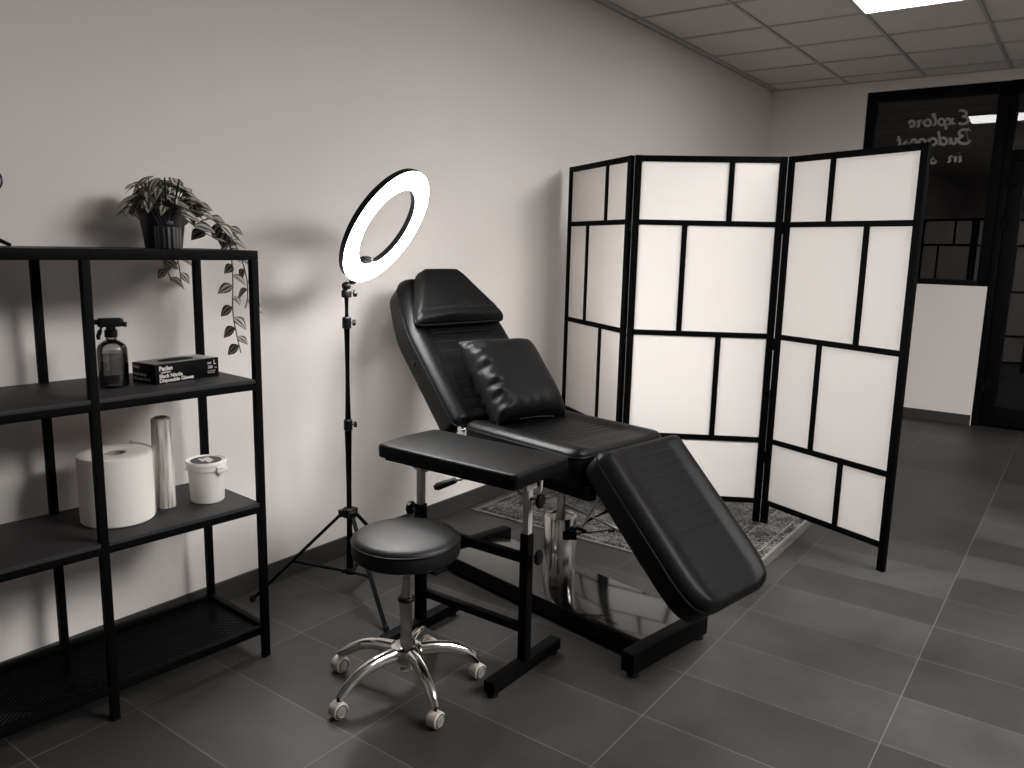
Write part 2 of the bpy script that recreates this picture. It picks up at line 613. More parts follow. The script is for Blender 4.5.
# lettering on the pane, read from outside: seen mirrored (drawn along +y)
def arc(cx, cy, rx, ry, a0, a1, n=10):
    return [(cx + rx * math.cos(math.radians(a0 + (a1 - a0) * i / n)), cy + ry * math.sin(math.radians(a0 + (a1 - a0) * i / n))) for i in range(n + 1)]
GL = {   # strokes in units of the capital height, and the advance
    'E': ([arc(.42, .76, .26, .22, 50, 270, 10) + arc(.40, .27, .32, .27, 90, 320, 12)], .78),
    'x': ([[(.02, .05), (.12, .02), (.42, .48), (.52, .46)], [(.08, .46), (.16, .46), (.36, .03), (.48, .04)]], .50),
    'p': ([[(.04, .30), (.16, .46), (.12, .1), (.06, -.32)], arc(.30, .25, .18, .23, 150, -150, 12)], .53),
    'l': ([[(.02, .2), (.2, .62), (.24, .9), (.14, .9), (.1, .4), (.14, .05), (.28, .05)]], .32),
    'o': ([arc(.25, .25, .19, .24, 60, 420, 14)], .50),
    'r': ([[(.02, .25), (.12, .5), (.16, .42), (.3, .44), (.24, .2), (.26, .03), (.4, .06)]], .43),
    'e': ([[(.08, .22), (.34, .3)] + arc(.24, .26, .16, .23, 20, 320, 12)], .46),
    'B': ([[(.28, .95), (.16, .03)], [(.02, .84), (.12, 1.0)] + arc(.38, .76, .28, .23, 120, -80, 10) + arc(.40, .27, .32, .27, 80, -170, 12)], .80),
    'u': ([[(.04, .46), (.06, .1), (.16, .02), (.28, .08), (.36, .48)], [(.36, .48), (.36, .08), (.46, .04)]], .50),
    'd': ([arc(.24, .25, .19, .24, 30, 330, 12), [(.46, .98), (.42, .1), (.54, .04)]], .58),
    'a': ([arc(.24, .25, .19, .24, 30, 330, 12), [(.44, .48), (.42, .08), (.54, .04)]], .54),
    's': ([[(.04, .12), (.22, .5), (.2, .34)] + arc(.2, .17, .15, .16, 50, -160, 10)], .44),
    't': ([[(.2, .8), (.14, .12), (.22, .03), (.34, .1)], [(.02, .5), (.34, .52)]], .36),
    'i': ([[(.04, .46), (.08, .46), (.08, .08), (.18, .04)], [(.1, .68), (.11, .72)]], .24),
    'n': ([[(.04, .46), (.08, .02)], [(.08, .34), (.22, .5), (.32, .42), (.32, .08), (.44, .04)]], .50),
    ' ': ([], .4),
}
def write_script(bm, text, y0, z0, h, slant=0.22, r=.092, width=None):
    adv = sum(GL[c][1] for c in text)
    sx = (width / adv) if width else h
    y = 0.0
    for c in text:
        strokes, a = GL[c]
        for s in strokes:
            pts = [(XF + .0535, y0 + (y + p[0]) * sx + slant * p[1] * h * .8, z0 + p[1] * h) for p in s]
            tube(bm, pts, r * h, 8, flat=((1, 0, 0), .06))
        y += a
bm = B()
write_script(bm, 'Explore', .985, 2.435, .108, width=.455)
write_script(bm, 'Budapest', .955, 2.280, .112, width=.56)
write_script(bm, 'in s', 1.010, 2.135, .105, width=.25)
part('window_lettering', bm, M['decal'], w)

# ------------------------------------------------------------------ shelving unit
SX, SY, SR = 1.538, 2.125, math.radians(-4.0)
sh = thing('shelving_unit', 'black metal open shelving unit with dark boards against the white wall', 'shelf', (SX, SY, 0), SR)
LEN, DEP, P = .998, .347, .023      # local: x runs to -LEN, y to +DEP
HT = 1.353
for x in (0, -LEN / 2, -LEN):
    for y in (0, DEP):
        bm = B(); box(bm, x - P / 2, x + P / 2, y - P / 2, y + P / 2, 0.004, HT - .03, .002)
        p = part('post', bm, M['metal_black'], sh)
        bm = B(); box(bm, x - P / 2, x + P / 2, y - P / 2, y + P / 2, 0, .006, .001)
        part('foot_cap', bm, M['rubber'], p)
def rim(z1, hgt, name='shelf_frame'):
    bm = B()
    for y in (0, DEP):
        box(bm, -LEN - P / 2, P / 2, y - P / 2, y + P / 2, z1 - hgt, z1, .002)
    for x in (0, -LEN):
        box(bm, x - P / 2, x + P / 2, P / 2, DEP - P / 2, z1 - hgt, z1, .002)
    return part(name, bm, M['metal_black'], sh)
rim(HT, .03, 'top_frame')
bm = B(); box(bm, -LEN + P / 2, -P / 2, P / 2, DEP - P / 2, HT - .02, HT - .001, .001)
part('top_board', bm, M['shelf_board'], sh)
for z in (.95, .542):
    bm = B()
    for y in (0, DEP):
        box(bm, -LEN - P / 2, P / 2, y - P * .45, y + P * .45, z - .034, z - .010, .002)
    for x in (0, -LEN):
        box(bm, x - P * .45, x + P * .45, P / 2, DEP - P / 2, z - .034, z - .010, .002)
    part('shelf_frame', bm, M['metal_black'], sh)
    bm = B()
    box(bm, -LEN + P / 2, -P / 2, -P / 2 + .001, DEP + P / 2, z - .012, z, .0015)
    box(bm, -LEN / 2 + P / 2 + 0, -P / 2, P / 2, DEP - P / 2, z - .018, z - .004)
    part('shelf_board', bm, M['shelf_board'], sh)
zb = .112
bm = B()
for y in (0, DEP):
    box(bm, -LEN - P / 2, P / 2, y - P * .45, y + P * .45, zb - .026, zb, .002)
for x in (0, -LEN):
    box(bm, x - P * .45, x + P * .45, P / 2, DEP - P / 2, zb - .026, zb, .002)
fr = part('shelf_frame', bm, M['metal_black'], sh)
bm = B()
pitch_ = .016
n = int((LEN + DEP) / pitch_)
for i in range(n):
    s = i * pitch_
    for sg in (1, -1):
        # line x + sg*y = const, clipped to the tray
        pts = []
        c = -LEN + s if sg > 0 else -LEN - DEP + s
        for y in (0.0, DEP):
            pts.append([c - 0 + (-y if False else 0), y])
        xa, xb = (c, c - DEP) if sg > 0 else (c, c + DEP)
        ya, yb = 0.0, DEP
        # clip in x to [-LEN, 0]
        def clip(xa, ya, xb, yb):
            t0, t1 = 0.0, 1.0
            dx = xb - xa
            for lo, hi in ((-LEN, 0.0),):
                ta, tb = (lo - xa) / dx, (hi - xa) / dx
                t0, t1 = max(t0, min(ta, tb)), min(t1, max(ta, tb))
            if t1 - t0 < .02:
                return None
            return (xa + dx * t0, ya + (yb - ya) * t0), (xa + dx * t1, ya + (yb - ya) * t1)
        q = clip(xa + (DEP if sg > 0 else 0), ya, xb + (DEP if sg > 0 else 0), yb)
        if q:
            bar(bm, (q[0][0], q[0][1], zb - .014), (q[1][0], q[1][1], zb - .014), .0042, .002, bev=0)
part('wire_mesh', bm, M['metal_black'], sh, smooth=False)

RS = Matrix.Rotation(SR, 4, 'Z')
def shelf_pt(x, y, z):
    return (RS @ V((x, y, 0))) + V((SX, SY, z))
ZM, ZL = .95, .542

# --- spray bottle
t = thing('spray_bottle', 'translucent grey spray bottle with black trigger beside the glove box', 'bottle', (1.176, 2.310, ZM), math.radians(160))
bm = B()
lathe(bm, [(.034, 0), (.040, .003), (.0415, .012), (.0415, .095), (.041, .112), (.036, .124), (.024, .133), (.0145, .138), (.0135, .152)], 40, cap_top=False)
part('bottle_body', bm, M['bottle'], t)
bm = B()
lathe(bm, [(.030, .002), (.037, .005), (.0395, .014), (.0395, .100), (.039, .102)], 40)
part('liquid', bm, M['liquid'], t)
bm = B()
lathe(bm, [(.017, .146), (.0175, .148), (.0175, .166), (.015, .168)], 28, rfun=lambda a: 1 + .02 * math.cos(14 * a))
tr = part('spray_collar', bm, M['plastic'], t)
bm = B()
box(bm, -.030, .034, -.0125, .0125, .176, .202, .006, 3)
box(bm, -.012, .012, -.011, .011, .164, .182, .003)
box(bm, .030, .046, -.007, .007, .184, .198, .002)
tube(bm, [(-.028, 0, .196), (-.036, 0, .186), (-.034, 0, .176)], .009, 10)
part('spray_head', bm, M['plastic'], tr)
bm = B()
tube(bm, [(.022, 0, .180), (.028, 0, .165), (.034, 0, .150), (.033, 0, .140)], [.007, .0065, .006, .005], 10, flat=((0, 1, 0), .9))
part('trigger', bm, M['plastic'], tr)

# --- glove box (240 x 120 x 65 mm)
ang = math.atan2(2.256 - 2.234, 1.486 - 1.253) 
t = thing('glove_box', 'black cardboard box of disposable gloves with white print on the shelf', 'box', (1.266, 2.240, ZM), ang)
bw, bd, bh = .228, .112, .060
bm = B(); box(bm, 0, bw, 0, bd, 0, bh, .0012)
part('carton', bm, M['box_black'], t)
bm = B(); box(bm, .004, bw - .004, .004, bd - .004, bh - .0006, bh + .0006)
top = part('top_print', bm, M['box_top'], t)
bm = B(); box(bm, .172, bw - .006, .008, bd - .008, bh + .0003, bh + .0012)
part('pale_top_print', bm, M['box_silver'], top)
bm = B()
lathe(bm, [(1, 0), (1, .0014)], 40, Matrix.Translation((.112, bd / 2, bh + .0004)) @ Matrix.Diagonal((.062, .026, 1, 1)))
part('hand_opening', bm, M['rubber'], top)

FONT_JOBS = []
def lettering(txt, parent, size, origin, right, up, m, bold=0.0, name='lettering', align='LEFT'):
    """flat letters turned into a mesh; origin / right / up in the parent's space"""
    cu = bpy.data.curves.new('txt', 'FONT')
    cu.body = txt
    cu.size = size
    cu.extrude = .0003
    cu.offset = bold * size
    cu.align_x = align
    cu.resolution_u = 3
    ob = bpy.data.objects.new('txt', cu)
    COL.objects.link(ob)
    dg = bpy.context.evaluated_depsgraph_get()
    me = bpy.data.meshes.new_from_object(ob.evaluated_get(dg))
    bpy.data.objects.remove(ob)
    bpy.data.curves.remove(cu)
    r, u_ = V(right).normalized(), V(up).normalized()
    mx = Matrix((r, u_, r.cross(u_))).transposed().to_4x4()
    mx.translation = V(origin)
    me.transform(mx)
    me.materials.clear()
    me.materials.append(m)
    o = bpy.data.objects.new(name, me)
    COL.objects.link(o)
    o.parent = parent
    return o
f = -.0005
lettering('Paclan', t, .0185, (.012, f, .041), (1, 0, 0), (0, 0, 1), M['print_white'], .03)
lettering('COMFORT+', t, .0065, (.018, f, .0325), (1, 0, 0), (0, 0, 1), M['print_white'], .02)
lettering('Black Nitrile', t, .0160, (.012, f, .0185), (1, 0, 0), (0, 0, 1), M['print_white'], .025)
lettering('Disposable Gloves', t, .0160, (.012, f, .005), (1, 0, 0), (0, 0, 1), M['print_white'], .025)
lettering('SIZE', t, .0085, (.185, f, .042), (1, 0, 0), (0, 0, 1), M['print_white'], .02)
lettering('L', t, .019, (.208, f, .040), (1, 0, 0), (0, 0, 1), M['print_white'], .03)
lettering('100', t, .013, (.185, f, .0275), (1, 0, 0), (0, 0, 1), M['print_white'], .03)
lettering('pcs', t, .006, (.212, f, .0275), (1, 0, 0), (0, 0, 1), M['print_white'], .01)
lettering('powder free', t, .0058, (.185, f, .018), (1, 0, 0), (0, 0, 1), M['print_white'], .01)
lettering('non-sterile', t, .0058, (.185, f, .012), (1, 0, 0), (0, 0, 1), M['print_white'], .01)
lettering('Paclan', t, .012, (f, bd - .008, .044), (0, -1, 0), (0, 0, 1), M['box_silver'], .02)
lettering('Black Nitrile', t, .012, (f, bd - .008, .022), (0, -1, 0), (0, 0, 1), M['box_silver'], .02)
lettering('Disposable Gloves', t, .0105, (f, bd - .008, .009), (0, -1, 0), (0, 0, 1), M['box_silver'], .02)

# --- paper towel roll
t = thing('paper_towel_roll', 'thick white paper towel roll standing on the shelf below the glove box', 'paper roll', (1.168, 2.318, ZL), 0)
bm = B()
def towel_r(a):
    return 1 + .012 * math.sin(a + .6) + .006 * math.sin(3 * a)
lathe(bm, [(.031, .001), (.098, .001), (.1025, .005), (.1035, .03), (.1040, .19), (.1025, .205), (.098, .208), (.07, .2075), (.031, .206), (.0295, .20), (.0295, .004)], 64,
      cap_bot=False, cap_top=False, rfun=towel_r)
part('paper', bm, M['paper_towel'], t)
bm = B()
tube(bm, [(.111 * math.cos(a), .111 * math.sin(a), .11) for a in [math.radians(x) for x in range(150, 260, 10)]], .0, 4)
bm.free()
bm = B()
# loose end of the sheet lifting at the top back edge
n = 14
va, vb = [], []
for i in range(n + 1):
    a = math.radians(-30 + 70 * i / n)
    r = .1058 + .006 * (i / n) ** 2
    va.append(bm.verts.new((r * math.cos(a), r * math.sin(a), .004)))
    vb.append(bm.verts.new((r * math.cos(a), r * math.sin(a), .207 + .008 * (i / n) ** 2)))
for i in range(n):
    bm.faces.new((va[i], va[i + 1], vb[i + 1], vb[i]))
o = part('loose_sheet', bm, M['paper_towel'], t)
sm = o.modifiers.new('thickness', 'SOLIDIFY'); sm.thickness = .0012
bm = B(); lathe(bm, [(.028, .002), (.028, .205), (.0265, .205), (.0265, .002)], 32, cap_bot=False, cap_top=False)
part('cardboard_core', bm, M['card'], t)

# --- cling film roll
t = thing('cling_film_roll', 'slim upright roll of clear cling film between paper roll and white tub', 'film roll', (1.316, 2.312, ZL), 0)
bm = B()
lathe(bm, [(.0195, .002), (.0310, .002), (.0318, .006), (.0315, .10), (.0308, .2), (.0298, .280), (.0285, .288), (.0195, .288)], 40, cap_bot=False, cap_top=False,
      rfun=lambda a: 1 + .02 * math.sin(5 * a) + .012 * math.sin(11 * a + 1))
part('film', bm, M['film'], t)
bm = B(); lathe(bm, [(.0195, 0), (.0195, .293), (.0175, .293), (.0175, 0)], 32, cap_bot=False, cap_top=False)
part('cardboard_core', bm, M['card'], t)

# --- white tub
t = thing('lidded_tub', 'small white plastic tub with lid and dark round label at the shelf end', 'tub', (1.440, 2.272, ZL), math.radians(-100))
t.scale = (1.06, 1.06, 1.06)
bm = B(); lathe(bm, [(.045, 0), (.048, .002), (.0495, .006), (.0535, .108), (.0535, .112)], 48)
part('tub_body', bm, M['white_plastic'], t)
bm = B(); lathe(bm, [(.0545, .101), (.0570, .102), (.0578, .106), (.0578, .116), (.0595, .118), (.0595, .127), (.058, .1295), (.0545, .1295), (.053, .1265), (.0, .1265)], 48, cap_top=False)
lid = part('lid', bm, M['white_plastic'], t)
bm = B(); lathe(bm, [(.045, .1262), (.045, .1273)], 40)
lb = part('lid_label', bm, M['label_dark'], lid)
bm = B()
for (x, y, sx, sy) in [(-.004, .012, .022, .006), (.004, 0, .026, .006), (-.006, -.012, .018, .005)]:
    box(bm, x - sx, x + sx, y - sy + .001, y + sy - .001, .1272, .1278, .0002)
part('label_print', bm, M['print_white'], lid)
bm = B(); box(bm, .054, .0635, .006, .030, .097, .116, .003, 3); box(bm, .053, .060, .013, .023, .087, .099, .002)
part('latch', bm, M['white_plastic'], t)
bm = B()
tube(bm, [(.0605 * math.cos(a), .0605 * math.sin(a), .106 - .010 * math.sin(a / 2 + .4)) for a in [math.radians(x) for x in range(35, 255, 10)]], .0022, 8)
part('handle', bm, M['white_plastic'], t)

# --- top shelf: plant, reed diffuser, small tripod
PT = V((1.405, 2.395, HT))
def leafmesh(bm, base, d, nrm, L, Wd, fold=.25, droop=.25):
    d = V(d).normalized(); nrm = V(nrm)
    s = d.cross(nrm)
    if s.length < 1e-3:
        s = d.cross(V((1, 0, 0)))
    s.normalize(); nrm = s.cross(d).normalized()
    uvl = bm.loops.layers.uv.verify()
    prof = [(0, .04), (.12, .55), (.3, .95), (.45, 1.0), (.62, .82), (.8, .48), (.93, .18), (1, .01)]
    rows = []
    for tt, wv in prof:
        c = V(base) + d * (tt * L) - nrm * (droop * L * tt * tt)
        row = []
        for u in (-1, -.5, 0, .5, 1):
            row.append((bm.verts.new(c + s * (u * wv * Wd / 2) + nrm * (fold * abs(u) * wv * Wd / 2)), (u + 1) / 2, tt))
        rows.append(row)
    for A, C in zip(rows, rows[1:]):
        for k in range(4):
            f = bm.faces.new((A[k][0], A[k + 1][0], C[k + 1][0], C[k][0]))
            for lp, q in zip(f.loops, (A[k], A[k + 1], C[k + 1], C[k])):
                lp[uvl].uv = (q[1], q[2])
t = thing('potted_plant', 'trailing striped-leaf plant in a dark pot on top of the shelving unit', 'plant', PT, 0)
bm = B()
lathe(bm, [(.052, 0), (.055, .003), (.068, .105), (.071, .107), (.072, .118), (.068, .120), (.064, .112), (.060, .104)], 40, cap_top=False)
part('pot', bm, M['pot'], t)
bm = B(); lathe(bm, [(.0, .1), (.063, .104)], 24, cap_bot=False, cap_top=True)
part('soil', bm, M['soil'], t)
rng = random.Random(11)
vines = []
def spline(pts, n=14):
    out = []
    P_ = [V(p) for p in pts]
    P_ = [P_[0] * 2 - P_[1]] + P_ + [P_[-1] * 2 - P_[-2]]
    for i in range(1, len(P_) - 2):
        for k in range(n):
            s = k / n
            p0, p1, p2, p3 = P_[i - 1:i + 3]
            out.append(.5 * ((2 * p1) + (-p0 + p2) * s + (2 * p0 - 5 * p1 + 4 * p2 - p3) * s * s + (-p0 + 3 * p1 - 3 * p2 + p3) * s ** 3))
    out.append(V(pts[-1]))
    return out
def rel(x, y, z):
    return V((x, y, z)) - PT
# vines: pot -> over the shelf -> hanging past the right end
vines.append((spline([(.03, 0, .11), rel(1.47, 2.36, 1.495), rel(1.55, 2.335, 1.45), rel(1.585, 2.315, 1.38), rel(1.588, 2.305, 1.27), rel(1.580, 2.30, 1.15), rel(1.592, 2.30, 1.07), rel(1.605, 2.30, 1.01)]), .050, .036))
vines.append((spline([(.03, -.02, .11), rel(1.48, 2.335, 1.47), rel(1.555, 2.315, 1.43), rel(1.60, 2.295, 1.36), rel(1.625, 2.285, 1.27), rel(1.628, 2.285, 1.20), rel(1.618, 2.285, 1.16)]), .056, .040))
vines.append((spline([(.02, .03, .11), rel(1.49, 2.41, 1.485), rel(1.575, 2.38, 1.45), rel(1.635, 2.345, 1.40)]), .056, .034))
vines.append((spline([(.0, .04, .10), rel(1.44, 2.50, 1.43), rel(1.475, 2.545, 1.36), rel(1.50, 2.555, 1.29), rel(1.52, 2.555, 1.24)]), .052, .034))
vines.append((spline([(.02, .04, .10), rel(1.48, 2.50, 1.43), rel(1.53, 2.545, 1.36), rel(1.55, 2.555, 1.29), rel(1.555, 2.555, 1.24)]), .052, .034))
vines.append((spline([(.03, .01, .11), rel(1.46, 2.37, 1.45), rel(1.51, 2.35, 1.41), rel(1.55, 2.34, 1.39)]), .062, .040))
bs = B(); bl = B()
for pts, L, Wd in vines:
    tube(bs, pts, [.0028] * (len(pts) // 2) + [.002] * (len(pts) - len(pts) // 2), 6)
    acc = 0; side = 1; last = pts[0]
    for a, c in zip(pts, pts[1:]):
        acc += (c - a).length
        if acc > .030 and (a - pts[0]).length > .05:
            acc = 0; side *= -1
            tg = (c - a).normalized()
            out = V((.62, -.78, 0)) * side * .9 + V((rng.uniform(-.5, .5), rng.uniform(-.5, .5), rng.uniform(-.1, .25)))
            dd = (tg * .55 + out * .75)
            k = rng.uniform(.75, 1.2)
            leafmesh(bl, a, dd, V((rng.uniform(-.3, .3), -.7, .7)), L * k, Wd * k, .3, rng.uniform(.1, .4))
# crown
for i in range(58):
    a = i * 2.39996 + rng.uniform(-.25, .25)
    el = -.12 + 1.35 * ((i + .5) / 58) ** 1.1
    tip = V((math.cos(a) * math.cos(el), math.sin(a) * math.cos(el), math.sin(el)))
    base = V((.035 * math.cos(a), .035 * math.sin(a), .106))
    mid = V((tip.x * .090, tip.y * .090, .128 + tip.z * .084)) * rng.uniform(.92, 1.04)
    tube(bs, [base, (base + mid) / 2 + V((0, 0, .006)), mid], .002, 5)
    d_ = V((math.cos(a + rng.uniform(-.9, .9)), math.sin(a + rng.uniform(-.9, .9)), rng.uniform(-.55, .25))).normalized()
    L = rng.uniform(.062, .088)
    leafmesh(bl, mid - d_ * .02, d_, V((0, 0, .7)) + tip * .8, L, L * rng.uniform(.48, .60), .25, rng.uniform(.15, .5))
part('stems', bs, M['stem'], t)
o = part('leaves', bl, M['leaf'], t, angle=80)
sm = o.modifiers.new('thickness', 'SOLIDIFY'); sm.thickness = .0008

t = thing('reed_diffuser', 'small dark ribbed diffuser jar with black reeds in front of the plant pot', 'diffuser', (1.345, 2.268, HT), 0)
bm = B()
lathe(bm, [(.035, 0), (.037, .002), (.0375, .06), (.036, .064), (.024, .068), (.017, .072), (.017, .082), (.014, .082), (.014, .06)], 72, cap_top=False,
      rfun=lambda a: 1 + .035 * math.cos(18 * a))
part('jar', bm, M['pot'], t)
for (ax, ay, L) in [(-.42, .15, .21), (-.36, -.02, .20), (.05, .1, .21), (.22, .0, .21), (.27, .1, .20)]:
    dd = V((ax * .81, -ax * .58, 1)) + V((0, ay, 0))
    dd.normalize()
    s = V((-ax * .02, 0, .01))
    bm = B(); tube(bm, [s, s + dd * (L - .01)], .0026, 6)
    part('reed', bm, M['reed'], t)

t = thing('magnifier_stand', 'small black tripod stand with a round lens at the left edge of the photo', 'tripod', (.836, 2.30, HT), 0)
for a in (-25, 95, 215):
    bm = B()
    a = math.radians(a)
    tube(bm, [(0, 0, .034), (.04 * math.cos(a), .04 * math.sin(a), .026), (.082 * math.cos(a), .082 * math.sin(a), .0045)], [.008, .006, .0045], 8)
    part('leg', bm, M['metal_black'], t)
bm = B(); lathe(bm, [(.014, .018), (.016, .022), (.016, .040), (.010, .044)], 20)
part('hub', bm, M['plastic'], t)
bm = B(); sph(bm, (.0, -.022, .030), .009, 10)
part('knob', bm, M['plastic'], t)
bm = B(); tube(bm, spline([(0, 0, .04), (-.015, 0, .09), (-.02, 0, .13), (.010, 0, .160), (.032, .0, .166)], 6), .004, 8)
part('gooseneck', bm, M['metal_black'], t)
mx = axis_mx((.048, 0, .168), (-.35, -.94, .1))
bm = B(); tube(bm, [mx @ V((.030 * math.cos(k * PI / 16), .030 * math.sin(k * PI / 16), 0)) for k in range(32)], .002, 8, closed=True)
rm = part('lens_rim', bm, M['metal_black'], t)
bm = B(); lathe(bm, [(.0, -.003), (.02, -.002), (.029, 0), (.02, .002), (.0, .003)], 32, mx, cap_bot=False, cap_top=False)
part('lens', bm, M['lens'], rm)

# ------------------------------------------------------------------ ring lamp on tripod
LX, LY = 2.052, 2.272
t = thing('ring_lamp', 'glowing ring lamp tilted on a tall black tripod stand', 'lamp', (LX, LY, 0), 0)
def foot(a, r=.372):
    return V((r * math.cos(math.radians(a)), r * math.sin(math.radians(a)), 0))
for a in (-112.5, 141, 14):
    fpt = foot(a) + V((0, 0, .010))
    dirr = foot(a).normalized()
    topp = dirr * .028 + V((0, 0, .335))
    bm = B()
    bar(bm, topp, fpt, .015, .010, bev=.002)
    lg = part('leg', bm, M['metal_black'], t)
    bm = B()
    sph(bm, fpt + V((0, 0, .002)), .0125, 10)
    part('rubber_foot', bm, M['rubber'], lg)
    midp = topp.lerp(fpt, .56)
    low = dirr * .024 + V((0, 0, .095))
    bm = B()
    bar(bm, low, midp, .015, .007, bev=.001)
    part('brace', bm, M['metal_black'], t)
bm = B()
tube(bm, [(0, 0, .083), (0, 0, .70)], .0145, 16)
part('column', bm, M['metal_black'], t)
bm = B(); tube(bm, [(0, 0, .69), (0, 0, 1.09)], .0120, 16)
part('column', bm, M['metal_black'], t)
bm = B(); tube(bm, [(0, 0, 1.07), (0, 0, 1.19)], .0095, 16)
part('column', bm, M['metal_black'], t)
for z in (.69, 1.085):
    bm = B()
    lathe(bm, [(.014, -.022), (.017, -.02), (.017, .018), (.013, .022)], 20, Matrix.Translation((0, 0, z)))
    kn = part('collar', bm, M['plastic'], t)
    bm = B()
    tube(bm, [(.012, -.008, z), (.022, -.016, z)], .004, 8)
    lathe(bm, [(.011, 0), (.012, .002), (.012, .010), (.009, .012)], 14, axis_mx((.018, -.012, z), (.8, -.55, 0)), rfun=lambda a: 1 + .08 * math.cos(6 * a))
    part('knob', bm, M['plastic'], kn)
bm = B()
lathe(bm, [(.018, -.02), (.026, -.018), (.026, .014), (.020, .018)], 24, Matrix.Translation((0, 0, .338)))
for a in (-112.5, 141, 14):
    dirr = foot(a).normalized()
    bar(bm, dirr * .012 + V((0, 0, .338)), dirr * .042 + V((0, 0, .333)), .026, .026, bev=.003)
part('upper_hub', bm, M['plastic'], t)
bm = B()
lathe(bm, [(.016, -.012), (.021, -.010), (.021, .010), (.016, .012)], 20, Matrix.Translation((0, 0, .095)))
for a in (-112.5, 141, 14):
    dirr = foot(a).normalized()
    bar(bm, dirr * .01 + V((0, 0, .095)), dirr * .034 + V((0, 0, .095)), .018, .014, bev=.002)
part('lower_hub', bm, M['plastic'], t)
# ring: centre along the sight line found from the photo
naz, nel = math.radians(-73.3), math.radians(-31.4)
RN = V((math.cos(naz) * math.cos(nel), math.sin(naz) * math.cos(nel), math.sin(nel)))
RA = RN.cross(V((0, 0, 1))).normalized()
RB = RA.cross(RN).normalized()
kk = 1.085
RC = V((0, 0, CAM_H)).lerp(V((1.964, 1.968, 1.436)), kk) - V((LX, LY, 0))
RO, RI = .2165 * kk, .146 * kk
def ring_strip(prof, n=96):
    """closed section prof [(radius, depth along normal)] swept round the ring"""
    b_ = B(); rings = []
    for i in range(n):
        a = 2 * PI * i / n
        e = RA * math.cos(a) + RB * math.sin(a)
        rings.append([b_.verts.new(RC + e * r + RN * h) for r, h in prof])
    m_ = len(prof)
    for i in range(n):
        A, C = rings[i], rings[(i + 1) % n]
        for k in range(m_):
            b_.faces.new((A[k], A[(k + 1) % m_], C[(k + 1) % m_], C[k]))
    return b_
hs = part('ring_housing', ring_strip([(RI, 0), (RI - .001, -.006), (RI + .002, -.022), (RI + .012, -.028), (RO - .012, -.028), (RO - .002, -.022), (RO + .001, -.006), (RO, 0)]), M['plastic'], t)
part('light_diffuser', ring_strip([(RI + .002, -.004), (RI + .004, .006), (RI + .015, .011), (RO - .015, .011), (RO - .004, .006), (RO - .002, -.004)]), M['ring_light'], t)
bot = RC - RB * RO - RN * .014
# ball head and bracket holding the ring
bm = B()
lathe(bm, [(.016, 0), (.019, .003), (.019, .024), (.014, .030)], 20, Matrix.Translation((0, 0, 1.18)))
sph(bm, (0, 0, 1.222), .0175, 16)
tube(bm, [(0, 0, 1.222), V((0, 0, 1.222)).lerp(bot, .6), bot + RB * .012], [.012, .012, .014], 14)
part('ball_head', bm, M['plastic'], t)
bm = B()
tube(bm, [(.010, -.008, 1.196), (.024, -.018, 1.196)], .004, 8)
lathe(bm, [(.012, 0), (.0135, .002), (.0135, .012), (.010, .014)], 16, axis_mx((.020, -.015, 1.196), (.8, -.6, 0)), rfun=lambda a: 1 + .08 * math.cos(6 * a))
part('knob', bm, M['plastic'], t)
ib = RC - RB * RI - RN * .012
bm = B()
mx = Matrix((RA, RN, RB)).transposed().to_4x4(); mx.translation = ib + RB * .008
box(bm, -.038, .038, -.016, .014, -.010, .006, .004, 2, mx)
box(bm, -.026, .026, -.012, .010, .004, .014, .003, 2, mx)
part('accessory_shoe', bm, M['plastic'], t)

# ------------------------------------------------------------------ upholstery
def sstep(a, b, x):
    x = max(0.0, min(1.0, (x - a) / (b - a)))
    return x * x * (3 - 2 * x)

